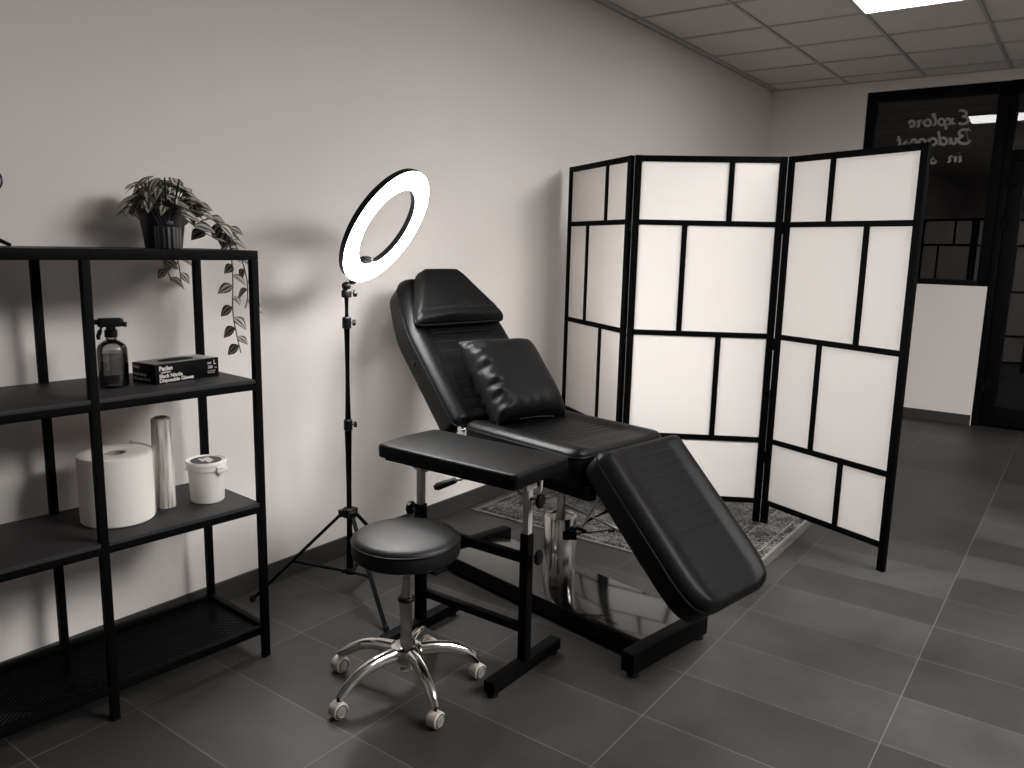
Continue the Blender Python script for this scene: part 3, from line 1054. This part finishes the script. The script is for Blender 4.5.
def cushion(L, hw, T, r=.022, R0=.05, R1=.05, top=None, seams=(), nmid=26, ncol=30):
    """padded slab: local a (0..L), b (across), c (up; top face near 0, bottom at -T). returns a bmesh in (a,b,c)"""
    es = sorted(set([0, .08 * r, .25 * r, .5 * r, .78 * r, r] ))
    def ends(R):
        return [R * k for k in (0, .05, .13, .25, .42, .65, 1.0)]
    A = set(es + [L - e for e in es] + ends(R0) + [L - e for e in ends(R1)])
    lo, hi = max(r, R0), L - max(r, R1)
    for i in range(nmid + 1):
        A.add(lo + (hi - lo) * i / nmid)
    for s in seams:
        for q in (-.007, -.003, 0, .003, .007):
            A.add(s + q)
    A = sorted(A)
    F = [A[0]]
    for a in A[1:]:
        if a - F[-1] > .0009:
            F.append(a)
    if L - F[-1] > 1e-6:
        F[-1] = L
    A = F
    def heff(a):
        h = hw(a)
        if a < R0:
            q = R0 - a
            h = h - R0 + math.sqrt(max(0, R0 * R0 - q * q))
        if L - a < R1:
            q = R1 - (L - a)
            h = h - R1 + math.sqrt(max(0, R1 * R1 - q * q))
        return h
    def drop(d):
        if d >= r:
            return 0.0
        q = r - max(d, 0)
        return r - math.sqrt(max(0, r * r - q * q))
    bm = bmesh.new()
    T_, Bt = [], []
    for a in A:
        h = heff(a)
        cols = [-h + e for e in es]
        for i in range(1, ncol):
            cols.append(-h + r + (2 * h - 2 * r) * i / ncol)
        cols += [h - e for e in reversed(es)]
        rt_, rb_ = [], []
        for b in cols:
            d = min(a, L - a, h - abs(b))
            c = -drop(d)
            if top:
                c += top(a, b, h) * sstep(0, r, d)
            rt_.append(bm.verts.new((a, b, c)))
            rb_.append(bm.verts.new((a, b, -T + drop(d))))
        T_.append(rt_); Bt.append(rb_)
    n, m_ = len(A), len(T_[0])
    for i in range(n - 1):
        for j in range(m_ - 1):
            bm.faces.new((T_[i][j], T_[i + 1][j], T_[i + 1][j + 1], T_[i][j + 1]))
            bm.faces.new((Bt[i][j], Bt[i][j + 1], Bt[i + 1][j + 1], Bt[i + 1][j]))
    loop = [(0, j) for j in range(m_)] + [(i, m_ - 1) for i in range(1, n)] + [(n - 1, j) for j in range(m_ - 2, -1, -1)] + [(i, 0) for i in range(n - 2, 0, -1)]
    for k in range(len(loop)):
        p, q = loop[k], loop[(k + 1) % len(loop)]
        bm.faces.new((T_[p[0]][p[1]], T_[q[0]][q[1]], Bt[q[0]][q[1]], Bt[p[0]][p[1]]))
    edge = []
    for (i, j) in loop:
        edge.append(T_[i][j].co.copy())
    return bm, edge

def top_profile(a0, a1, seams, hpanel=.155, rise=.016, sink=.007, sd=.0022):
    def f(a, b, h):
        ab = abs(b)
        e = h - ab
        # raised side bolster, then a groove, then the flat channelled middle
        k = rise * math.exp(-((e - .045) / .028) ** 2)
        inn = sstep(0, .012, hpanel - ab) * sstep(a0 - .012, a0 + .008, a) * (1 - sstep(a1 - .008, a1 + .012, a))
        v = k - sink * inn
        g = math.exp(-((ab - hpanel) / .004) ** 2) * .004
        v -= g * sstep(a0 - .02, a0, a) * (1 - sstep(a1, a1 + .02, a))
        if ab < hpanel - .012:
            for s in seams:
                v -= sd * math.exp(-((a - s) / .0026) ** 2)
        return v
    return f

def place(o0, da, db, dc):
    m = Matrix((V(da), V(db), V(dc))).transposed().to_4x4()
    m.translation = V(o0)
    return m

# ------------------------------------------------------------------ treatment chair
# local axes: x = w (across, far side +), y = -u (towards the head), z up
CR = math.radians(-10)
t = chair = thing('treatment_chair', 'black leather reclining treatment chair with chrome hydraulic pump in the middle', 'treatment chair', (2.53, 1.59, 0), CR)
# base box with glossy top plate
bm = B()
box(bm, -.172, .172, -.53, .56, .022, .078, .003)
part('base', bm, M['metal_black'], t)
bm = B(); box(bm, -.168, .168, -.525, .525, .0775, .0805, .001)
part('base_plate', bm, M['gloss_black'], t)
for y in (-.555, .555):
    bm = B()
    box(bm, -.268, .245 if y > 0 else .165, y - .026, y + .026, .022, .092, .004)
    fb = part('floor_bar', bm, M['metal_black'], t)
    for x in (-.235, .215 if y > 0 else .145):
        bm = B()
        lathe(bm, [(.018, 0), (.021, .002), (.021, .008), (.009, .011), (.009, .024)], 20, Matrix.Translation((x, y, 0)))
        part('levelling_foot', bm, M['rubber'], fb)
# pump
bm = B()
lathe(bm, [(.064, .080), (.064, .348), (.062, .352), (.056, .352), (.054, .346), (.0, .343)], 56, cap_top=False)
part('pump_cylinder', bm, M['chrome'], t)
bm = B(); tube(bm, [(0, 0, .335), (0, 0, .535)], .021, 24)
part('piston', bm, M['steel'], t)
bm = B(); lathe(bm, [(.034, .520), (.036, .523), (.036, .540), (.03, .545)], 24)
part('piston_collar', bm, M['metal_black'], t)
# pedal, release lever and struts on the cylinder
bm = B()
bar(bm, (-.040, -.050, .292), (-.002, -.086, .292), .020, .034, bev=.004)
tube(bm, [(-.022, -.068, .300), (.004, -.082, .318), (.040, -.095, .300)], .008, 10)
part('pump_bracket', bm, M['metal_black'], t)
bm = B()
tube(bm, [(-.006, -.080, .298), (.050, -.115, .300), (.114, -.150, .300)], .0055, 10)
part('release_lever', bm, M['chrome'], t)
bm = B()
tube(bm, [(.112, -.149, .300), (.132, -.161, .300)], .009, 10)
part('lever_tip', bm, M['plastic'], t)
bm = B()
bar(bm, (.030, -.074, .298), (.105, -.102, .425), .016, .005, bev=.001)
tube(bm, [(.105, -.102, .425), (.13, -.11, .53)], .006, 8)
part('linkage', bm, M['steel'], t)
bm = B()
tube(bm, [(-.015, -.024, .405), (.156, -.170, .300)], .0065, 10)
part('gas_strut', bm, M['steel'], t)
bm = B()
tube(bm, [(.060, -.070, .325), (.131, -.127, .372), (.19, -.17, .42)], .007, 10)
part('foot_pedal', bm, M['metal_black'], t)
# seat frame
bm = B()
for x in (-.205, .205):
    box(bm, x - .02, x + .02, -.33, .33, .535, .585, .003)
for y in (-.25, 0, .27):
    box(bm, -.185, .185, y - .02, y + .02, .535, .575, .003)
box(bm, -.07, .07, -.09, .09, .532, .54, .002)
part('seat_frame', bm, M['metal_black'], t)

# seat cushion: a from back (u=-.30) to front (u=.29)
seamsS = [.10 + .035 * i for i in range(10)]
bm, edge = cushion(.595, lambda a: .252, .130, .022, .03, .05, top_profile(.03, .47, seamsS, .175, .009, .006), seamsS)
MS = place((0, .30, .702), (0, -1, 0), (1, 0, 0), (0, 0, 1))
bm.transform(MS)
o = part('seat_cushion', bm, M['leather'], t, angle=60)
def piping(edge, mx, parent, r=.0045, dz=.0):
    b_ = B()
    pts = []
    for p in edge:
        q = mx @ (p + V((0, 0, dz)))
        if not pts or (q - pts[-1]).length > .006:
            pts.append(q)
    if (pts[0] - pts[-1]).length < .006:
        pts.pop()
    tube(b_, pts, r, 8, closed=True)
    return part('piping', b_, M['leather'], parent)
piping(edge, MS, o)

# backrest: 47.5 degrees, length .775, tapering to the head
dB = V((0, .676, .737)); nB = V((0, -.737, .676))
LB = .735
def hwB(a):
    return .262 - .080 * sstep(.42, .80, a)
seamsB = [.06 + .047 * i for i in range(9)]
bm, edge = cushion(LB, hwB, .125, .026, .03, .07, top_profile(.04, .47, seamsB, .17, .014), seamsB, nmid=34)
MB_ = place((-.016, .305, .70), dB, (-1, 0, 0), nB)
bm.transform(MB_)
bk = part('backrest', bm, M['leather'], t, angle=60)
piping(edge, MB_, bk)
# small round button on the backrest's left side
bm = B()
bp = MB_ @ V((.34, .262, -.07))
lathe(bm, [(.014, -.002), (.014, .003), (.010, .005), (.0, .0045)], 20, axis_mx(bp, (-1, 0, 0)), cap_top=False)
part('side_button', bm, M['plastic'], bk)
# headrest pad in front of the backrest top
LH = .285
def hwH(a):
    return .250 - .125 * sstep(-.03, .30, a)
def topH(a, b, h):
    d_ = math.hypot(a - .065, b + .03)
    v = .020 * (1 - (b / .25) ** 2) - .004 * math.exp(-((a - .052) / .006) ** 2)
    v -= .007 * math.exp(-(d_ / .018) ** 2)
    v += .003 * math.sin(26 * b + 9 * a) * math.exp(-((a - .05) / .03) ** 2)
    return v
bm, edge = cushion(LH, hwH, .058, .026, .03, .075, topH, (.052,), nmid=20)
MH = place(V((-.018, .305, .70)) + dB * .452 + nB * .060, dB, (-1, 0, 0), nB)
bm.transform(MH)
hd = part('headrest', bm, M['leather_soft'], t, angle=60)
piping(edge, MH, hd, .004)
# hinge brackets
for x in (-.235, .235):
    bm = B()
    box(bm, x - .010, x + .010, .285, .375, .615, .685, .006)
    tube(bm, [(x - .022, .315, .672), (x + .022, .315, .672)], .013, 14)
    part('hinge_bracket', bm, M['chrome'], t)
# leg rest: falls forward
th = math.radians(44.5)
dL = V((0, -math.cos(th), -math.sin(th))); nL = V((0, -math.sin(th), math.cos(th)))
LL = .612
def hwL(a):
    return .230 - .018 * sstep(.46, .63, a)
seamsL = [.06 + .042 * i for i in range(8)]
bm, edge = cushion(LL, hwL, .124, .034, .035, .075, top_profile(.02, .60, seamsL, .150, .009, .005, .0014), seamsL, nmid=30)
ML = place((.0, -.366, .724), dL, (1, 0, 0), nL)
bm.transform(ML)
lg = part('leg_rest', bm, M['leather_matt'], t, angle=60)
piping(edge, ML, lg)
bm = B()
for x in (-.18, .18):
    bar(bm, ML @ V((.03, x, -.128)), ML @ V((.38, x, -.128)), .03, .02, nL, .002)
bar(bm, ML @ V((.22, -.18, -.13)), ML @ V((.22, .18, -.13)), .03, .018, nL, .002)
bar(bm, (-.19, -.22, .56), ML @ V((.06, -.18, -.12)), .012, .04, bev=.002)
bar(bm, (.19, -.22, .56), ML @ V((.06, .18, -.12)), .012, .04, bev=.002)
part('leg_rest_frame', bm, M['metal_black'], t)
# adjusting lever on the near side
bm = B()
tube(bm, [(-.20, .06, .565), (-.25, .10, .555), (-.335, .245, .500)], .007, 10)
lv = part('adjusting_lever', bm, M['steel'], t)
bm = B()
tube(bm, [(-.322, .226, .506), (-.338, .243, .499), (-.39, .285, .475), (-.400, .293, .470)], [.009, .012, .0155, .008], 14)
part('grip', bm, M['plastic'], lv)

# ------------------------------------------------------------------ cushion on the chair
t = thing('cushion', 'square black leather scatter cushion leaning on the chair backrest', 'cushion', (2.53, 1.59, 0), CR)
def pillow(Wd, Ht, Th):
    """boxy scatter cushion: flat broad face, gathered folds on its left and lower sides"""
    bm = bmesh.new()
    n = 72
    sheets = []
    for sgn in (1, -1):
        rows = []
        for i in range(n + 1):
            row = []
            for j in range(n + 1):
                uu, vv = math.sin((-1 + 2 * i / n) * PI / 2), math.sin((-1 + 2 * j / n) * PI / 2)
                e = max(0, (1 - abs(uu) ** 5)) * max(0, (1 - abs(vv) ** 5))
                hgt = Th / 2 * e ** .5
                px = uu * Wd / 2 * (1 - .05 * (1 - vv * vv) * abs(uu))
                py = vv * Ht / 2 * (1 - .05 * (1 - uu * uu) * abs(vv))
                left = sstep(.60, .88, -uu) * (1 - sstep(.97, 1.0, -uu))
                low = sstep(.62, .9, -vv) * (1 - sstep(.97, 1.0, -vv)) * .5
                oth = sstep(.8, .93, max(uu, vv)) * (1 - sstep(.97, 1.0, max(uu, vv))) * .25
                fold = math.sin(vv * 13 + 5.5 * uu + 1.6 * math.sin(vv * 4 + 1)) + .5 * math.sin(vv * 27 - 4 * uu + 2)
                fold2 = math.sin(uu * 15 + 1.8 * math.sin(uu * 4))
                hgt += .0075 * fold * left + .007 * fold2 * low + .005 * math.sin(12 * uu + 10 * vv) * oth
                hgt += .004 * math.sin(3 * uu + 2 * vv) * e
                if max(abs(uu), abs(vv)) > .9999:
                    hgt = 0
                row.append(bm.verts.new((px, py, sgn * hgt)))
            rows.append(row)
        sheets.append(rows)
    for rows, flip in ((sheets[0], False), (sheets[1], True)):
        for i in range(n):
            for j in range(n):
                q = (rows[i][j], rows[i + 1][j], rows[i + 1][j + 1], rows[i][j + 1])
                bm.faces.new(q if not flip else q[::-1])
    bmesh.ops.remove_doubles(bm, verts=bm.verts[:], dist=.0004)
    return bm
bm = pillow(.37, .385, .17)
# a tiny corner tail and a seam line
tube(bm, [(-.17, -.178, 0), (-.186, -.196, .0), (-.200, -.202, .004)], [.006, .005, .003], 8)
MP = place(V((0, .30, .70)) + dB * .106 + nB * .103 + V((.004, 0, 0)), (1, 0, 0), dB, nB)
MP = MP @ Matrix.Rotation(math.radians(-3), 4, 'Z')
bm.transform(MP)
cov = part('cover', bm, M['leather_soft'], t, angle=75)
bm = B()
tube(bm, [MP @ V((x, y, 0)) for x, y in [(-.12, -.191), (-.06, -.184), (0, -.182), (.06, -.184), (.12, -.191)]], .003, 6)
part('zip', bm, M['plastic'], cov)

# ------------------------------------------------------------------ armrest table
t = thing('armrest_table', 'black padded armrest table on chrome and black legs beside the treatment chair', 'armrest', (1.985, 1.6, 0), 0)
TZ = .716
bm, edge = cushion(.585, lambda a: .150, .045, .009, .02, .02, lambda a, b, h: .006 * (1 - (b / .16) ** 2), nmid=20, ncol=16)
MT = place((.005, -.285, TZ), (0, 1, 0), (-1, 0, 0), (0, 0, 1))
bm.transform(MT)
o = part('padded_top', bm, M['leather_matt'], t, angle=60)
bm = B(); box(bm, -.13, .14, -.265, .275, TZ - .054, TZ - .043, .002)
part('top_board', bm, M['metal_black'], t)
for s in (-1, 1):
    y = -.228 if s < 0 else .229
    bm = B()
    bar(bm, (-.185, y, .035), (.192, y, .035), .042, .040, bev=.003)
    fb = part('floor_bar', bm, M['metal_black'], t)
    for x in (-.165, .172):
        bm = B(); lathe(bm, [(.016, 0), (.018, .002), (.018, .010), (.014, .016)], 18, Matrix.Translation((x, y, 0)))
        part('levelling_foot', bm, M['rubber'], fb)
    bm = B(); box(bm, -.016, .016, y - .016, y + .016, .052, .485, .002)
    part('outer_leg', bm, M['metal_black'], t)
    bm = B(); box(bm, -.0115, .0115, y - .0115, y + .0115, .46, .645, .002)
    part('inner_leg', bm, M['steel'], t)
    # bracket with its two bent hoops
    bm = B()
    box(bm, -.028, .028, y - .016, y + .016, .632, .664, .003)
    for q in (-1, 1):
        tube(bm, spline([(0, y + q * .012, .606), (0, y + q * .034, .614), (0, y + q * .047, .638), (0, y + q * .049, .668)], 5), .005, 8)
    part('bracket', bm, M['steel'], t)
    kz = (.602, .415) if s < 0 else (.46,)
    for z in kz:
        bm = B()
        tube(bm, [(0, y + s * .010, z), (0, y + s * .046, z)], .006, 10)
        lathe(bm, [(.018, 0), (.023, .003), (.025, .009), (.023, .015), (.016, .018)], 28, axis_mx((0, y + s * .038, z), (-.1 * s, s, 0)), rfun=lambda a: 1 + .05 * math.cos(9 * a))
        part('knob', bm, M['plastic'], t)
bm = B(); bar(bm, (0, -.212, .40), (0, .213, .40), .026, .030, bev=.002)
part('upper_crossbar', bm, M['metal_black'], t)
bm = B(); bar(bm, (0, -.212, .160), (0, .213, .160), .026, .026, bev=.002)
part('lower_crossbar', bm, M['metal_black'], t)

# ------------------------------------------------------------------ stool
SC = V((1.684, 1.612, 0))
t = thing('rolling_stool', 'round black leather stool on five chrome legs with grey casters', 'stool', SC, 0)
bm = B()
lathe(bm, [(.0, .443), (.142, .443), (.155, .445), (.163, .452), (.1655, .463), (.1655, .488), (.163, .500), (.156, .509), (.144, .514), (.10, .518), (.05, .520), (.0, .521)], 72, cap_bot=False, cap_top=False)
st = part('seat', bm, M['leather_stool'], t, angle=60)
bm = B()
tube(bm, [(.1645 * math.cos(2 * PI * k / 60), .1645 * math.sin(2 * PI * k / 60), .496) for k in range(60)], .0035, 8, closed=True)
part('piping', bm, M['leather'], st)
bm = B()
lathe(bm, [(.06, .431), (.13, .439), (.13, .444)], 32)
box(bm, -.06, .06, -.05, .05, .413, .435, .004)
part('seat_plate', bm, M['metal_black'], t)
bm = B(); tube(bm, [(0, 0, .30), (0, 0, .425)], .0165, 24)
part('gas_rod', bm, M['steel'], t)
bm = B(); lathe(bm, [(.0245, .296), (.027, .298), (.027, .306), (.0245, .309)], 28)
part('collar', bm, M['plastic'], t)
bm = B(); tube(bm, [(0, 0, .088), (0, 0, .30)], .025, 32)
part('gas_cylinder', bm, M['steel'], t)
bm = B()
lathe(bm, [(.026, .086), (.030, .090), (.044, .116), (.048, .128), (.047, .146), (.038, .152), (.027, .153)], 40)
part('hub', bm, M['chrome'], t)
bm = B()
tube(bm, [(0, 0, .068), (0, 0, .0855)], .020, 24)
part('hub_boss', bm, M['steel'], t)
bm = B()
tube(bm, [(.03, -.01, .423), (.085, -.02, .405), (.105, -.025, .375)], .006, 8)
box(bm, .085, .135, -.045, -.005, .358, .372, .004, 2)
part('height_lever', bm, M['plastic'], t)
wheels = [(1.440, 1.660), (1.590, 1.410), (1.868, 1.480), (1.622, 1.862), (1.905, 1.712)]
RW = .235
arms = sorted([(math.degrees(math.atan2(y - SC.y, x - SC.x)) % 360, math.hypot(x - SC.x, y - SC.y)) for x, y in wheels])
caster0 = None
for a, RW in arms:
    RW = (RW + .238) / 2
    ar = math.radians(a)
    dd = V((math.cos(ar), math.sin(ar), 0))
    bm = B()
    pts = spline([dd * .035 + V((0, 0, .130)), dd * .10 + V((0, 0, .128)), dd * .155 + V((0, 0, .115)), dd * .205 + V((0, 0, .088)), dd * (RW - .004) + V((0, 0, .060))], 6)
    n = len(pts)
    tube(bm, pts, [.0225 - .0075 * i / (n - 1) for i in range(n)], 14, flat=(dd.cross(V((0, 0, 1))), .92))
    part('leg', bm, M['chrome'], t)
    c = dd * RW
    # twin wheel caster, its axle roughly tangential, trailing a little
    tw = math.radians(-88 + 14 * math.sin(a))
    axl = V((math.cos(tw), math.sin(tw), 0))
    bm = B()
    lathe(bm, [(.012, -.019), (.0215, -.019), (.0250, -.016), (.0255, -.012), (.0255, .012), (.0250, .016), (.0215, .019), (.012, .019)], 32, axis_mx(c + V((0, 0, .0257)), axl))
    cw = part('caster', bm, M['caster'], t)
    for s in (-1, 1):
        bm = B()
        lathe(bm, [(.0185, -.001), (.0185, .0012), (.0165, .003), (.0150, .0012), (.012, .0022), (.0, .0022)], 28, axis_mx(c + axl * (s * .0185) + V((0, 0, .0257)), axl * s), cap_top=False)
        part('caster_hub', bm, M['caster_hub'], cw)
        bm = B()
        tube(bm, [c + axl * (s * .0195) + V((0, 0, .0257)) + (V((0, 0, 1)) * math.sin(k * PI / 12) + axl.cross(V((0, 0, 1))) * math.cos(k * PI / 12)) * .0195 for k in range(24)], .0014, 6, closed=True)
        part('hub_ring', bm, M['plastic'], cw)
    bm = B()
    tube(bm, [c + V((0, 0, .046)), c + V((0, 0, .066))], .0065, 10)
    part('caster_stem', bm, M['plastic'], cw)

# ------------------------------------------------------------------ folding screen
HS = 1.835
SP = [V((3.985, 2.520, 0)), V((3.585, 1.905, 0)), V((3.958, 1.268, 0)), V((3.668, .606, 0))]
t = thing('folding_screen', 'three-panel folding screen of white paper in a black wooden lattice', 'room divider', (3.8, 1.6, 0), 0)
O_ = V((3.8, 1.6, 0))
ROWS = [1.0, .817, .520, .235]      # tops of the four rows as fractions of the panel between rails
def screen_panel(p, q, fracs, f0=.0062, f1=.0062, th=.022):
    d_ = (q - p); Lw = d_.length; d_.normalize()
    nn = V((d_.y, -d_.x, 0))
    mx = place(p - O_, d_, nn, (0, 0, 1))
    g = .007
    pw, rw = .034, .026
    x0, x1 = g, Lw - g
    z0, z1 = .105, HS
    bm = B()
    box(bm, x0, x0 + pw, -th / 2, th / 2, f0, HS, .0015)
    box(bm, x1 - pw, x1, -th / 2, th / 2, f1, HS, .0015)
    box(bm, x0 + pw, x1 - pw, -th / 2, th / 2, HS - .030, HS - .001, .001)
    box(bm, x0 + pw, x1 - pw, -th / 2, th / 2, z0, z0 + .026, .001)
    zi0, zi1 = z0 + .026, HS - .030
    hs = [1.835 - .030, 1.515, .970, .440, zi0]
    for z in hs[1:4]:
        box(bm, x0 + pw, x1 - pw, -th * .42, th * .42, z - rw / 2, z + rw / 2, .001)
    for k in range(4):
        xm = x0 + pw + (x1 - x0 - 2 * pw) * fracs[k]
        zt = hs[k] - (rw / 2 if k else 0)
        zb_ = hs[k + 1] + (rw / 2 if k < 3 else 0)
        box(bm, xm - rw / 2, xm + rw / 2, -th * .42, th * .42, zb_, zt, .001)
    bm.transform(mx)
    pf = part('panel_frame', bm, M['wood_black'], t)
    bm = B()
    box(bm, x0 + pw - .004, x1 - pw + .004, -.0012, .0012, zi0 - .004, zi1 + .004)
    bm.transform(mx)
    part('paper', bm, M['paper'], pf)
    return mx
fr_a = (.66, .34, .64, .36)
fr_b = (.34, .66, .36, .63)
screen_panel(SP[0], SP[1], fr_a)
screen_panel(SP[1], SP[2], fr_a)
screen_panel(SP[2], SP[3], fr_b, .0062, 0)
for p in SP[1:3]:
    for z in (.35, .93, 1.50):
        bm = B()
        tube(bm, [p - O_ + V((0, 0, z - .03)), p - O_ + V((0, 0, z + .03))], .006, 10)
        part('hinge', bm, M['metal_black'], t)

# ------------------------------------------------------------------ rug
rx0, rx1, ry0, ry1 = 3.15, 5.35, 1.075, 2.525
t = thing('rug', 'patterned grey persian-style rug under the folding screen', 'rug', ((rx0 + rx1) / 2, (ry0 + ry1) / 2, 0), 0)
hx, hy = (rx1 - rx0) / 2, (ry1 - ry0) / 2
bm = B(); box(bm, -hx, hx, -hy, hy, 0.0005, .006, .002)
part('pile', bm, rug_mat(hx, hy), t)
fm = mat('pale_rug_fringe', rgb(84, 82, 80), 0.95, spec=.1)
for y, s in ((-hy, -1), (hy, 1)):
    bm = B()
    k = -hx
    rg = random.Random(3)
    while k < hx:
        L = .030 + .008 * rg.random()
        if y > 0:
            L = .03
        tube(bm, [(k, y - s * .003, .0045), (k + rg.uniform(-.003, .003), y + s * L * .5, .0035), (k + rg.uniform(-.006, .006), y + s * L, .0025)], [.0032, .003, .0022], 5)
        k += .0062
    o = part('fringe', bm, fm, t)
    o['kind'] = 'stuff'

# ------------------------------------------------------------------ world and view
wd = bpy.data.worlds.new('night')
wd.use_nodes = True
wd.node_tree.nodes['Background'].inputs[0].default_value = (0.004, 0.004, 0.004, 1)
wd.node_tree.nodes['Background'].inputs[1].default_value = 1
scene.world = wd
vs = scene.view_settings
vs.view_transform = 'Standard'
vs.look = 'None'
vs.gamma = 1
vs.exposure = 0.88
vs.use_curve_mapping = False
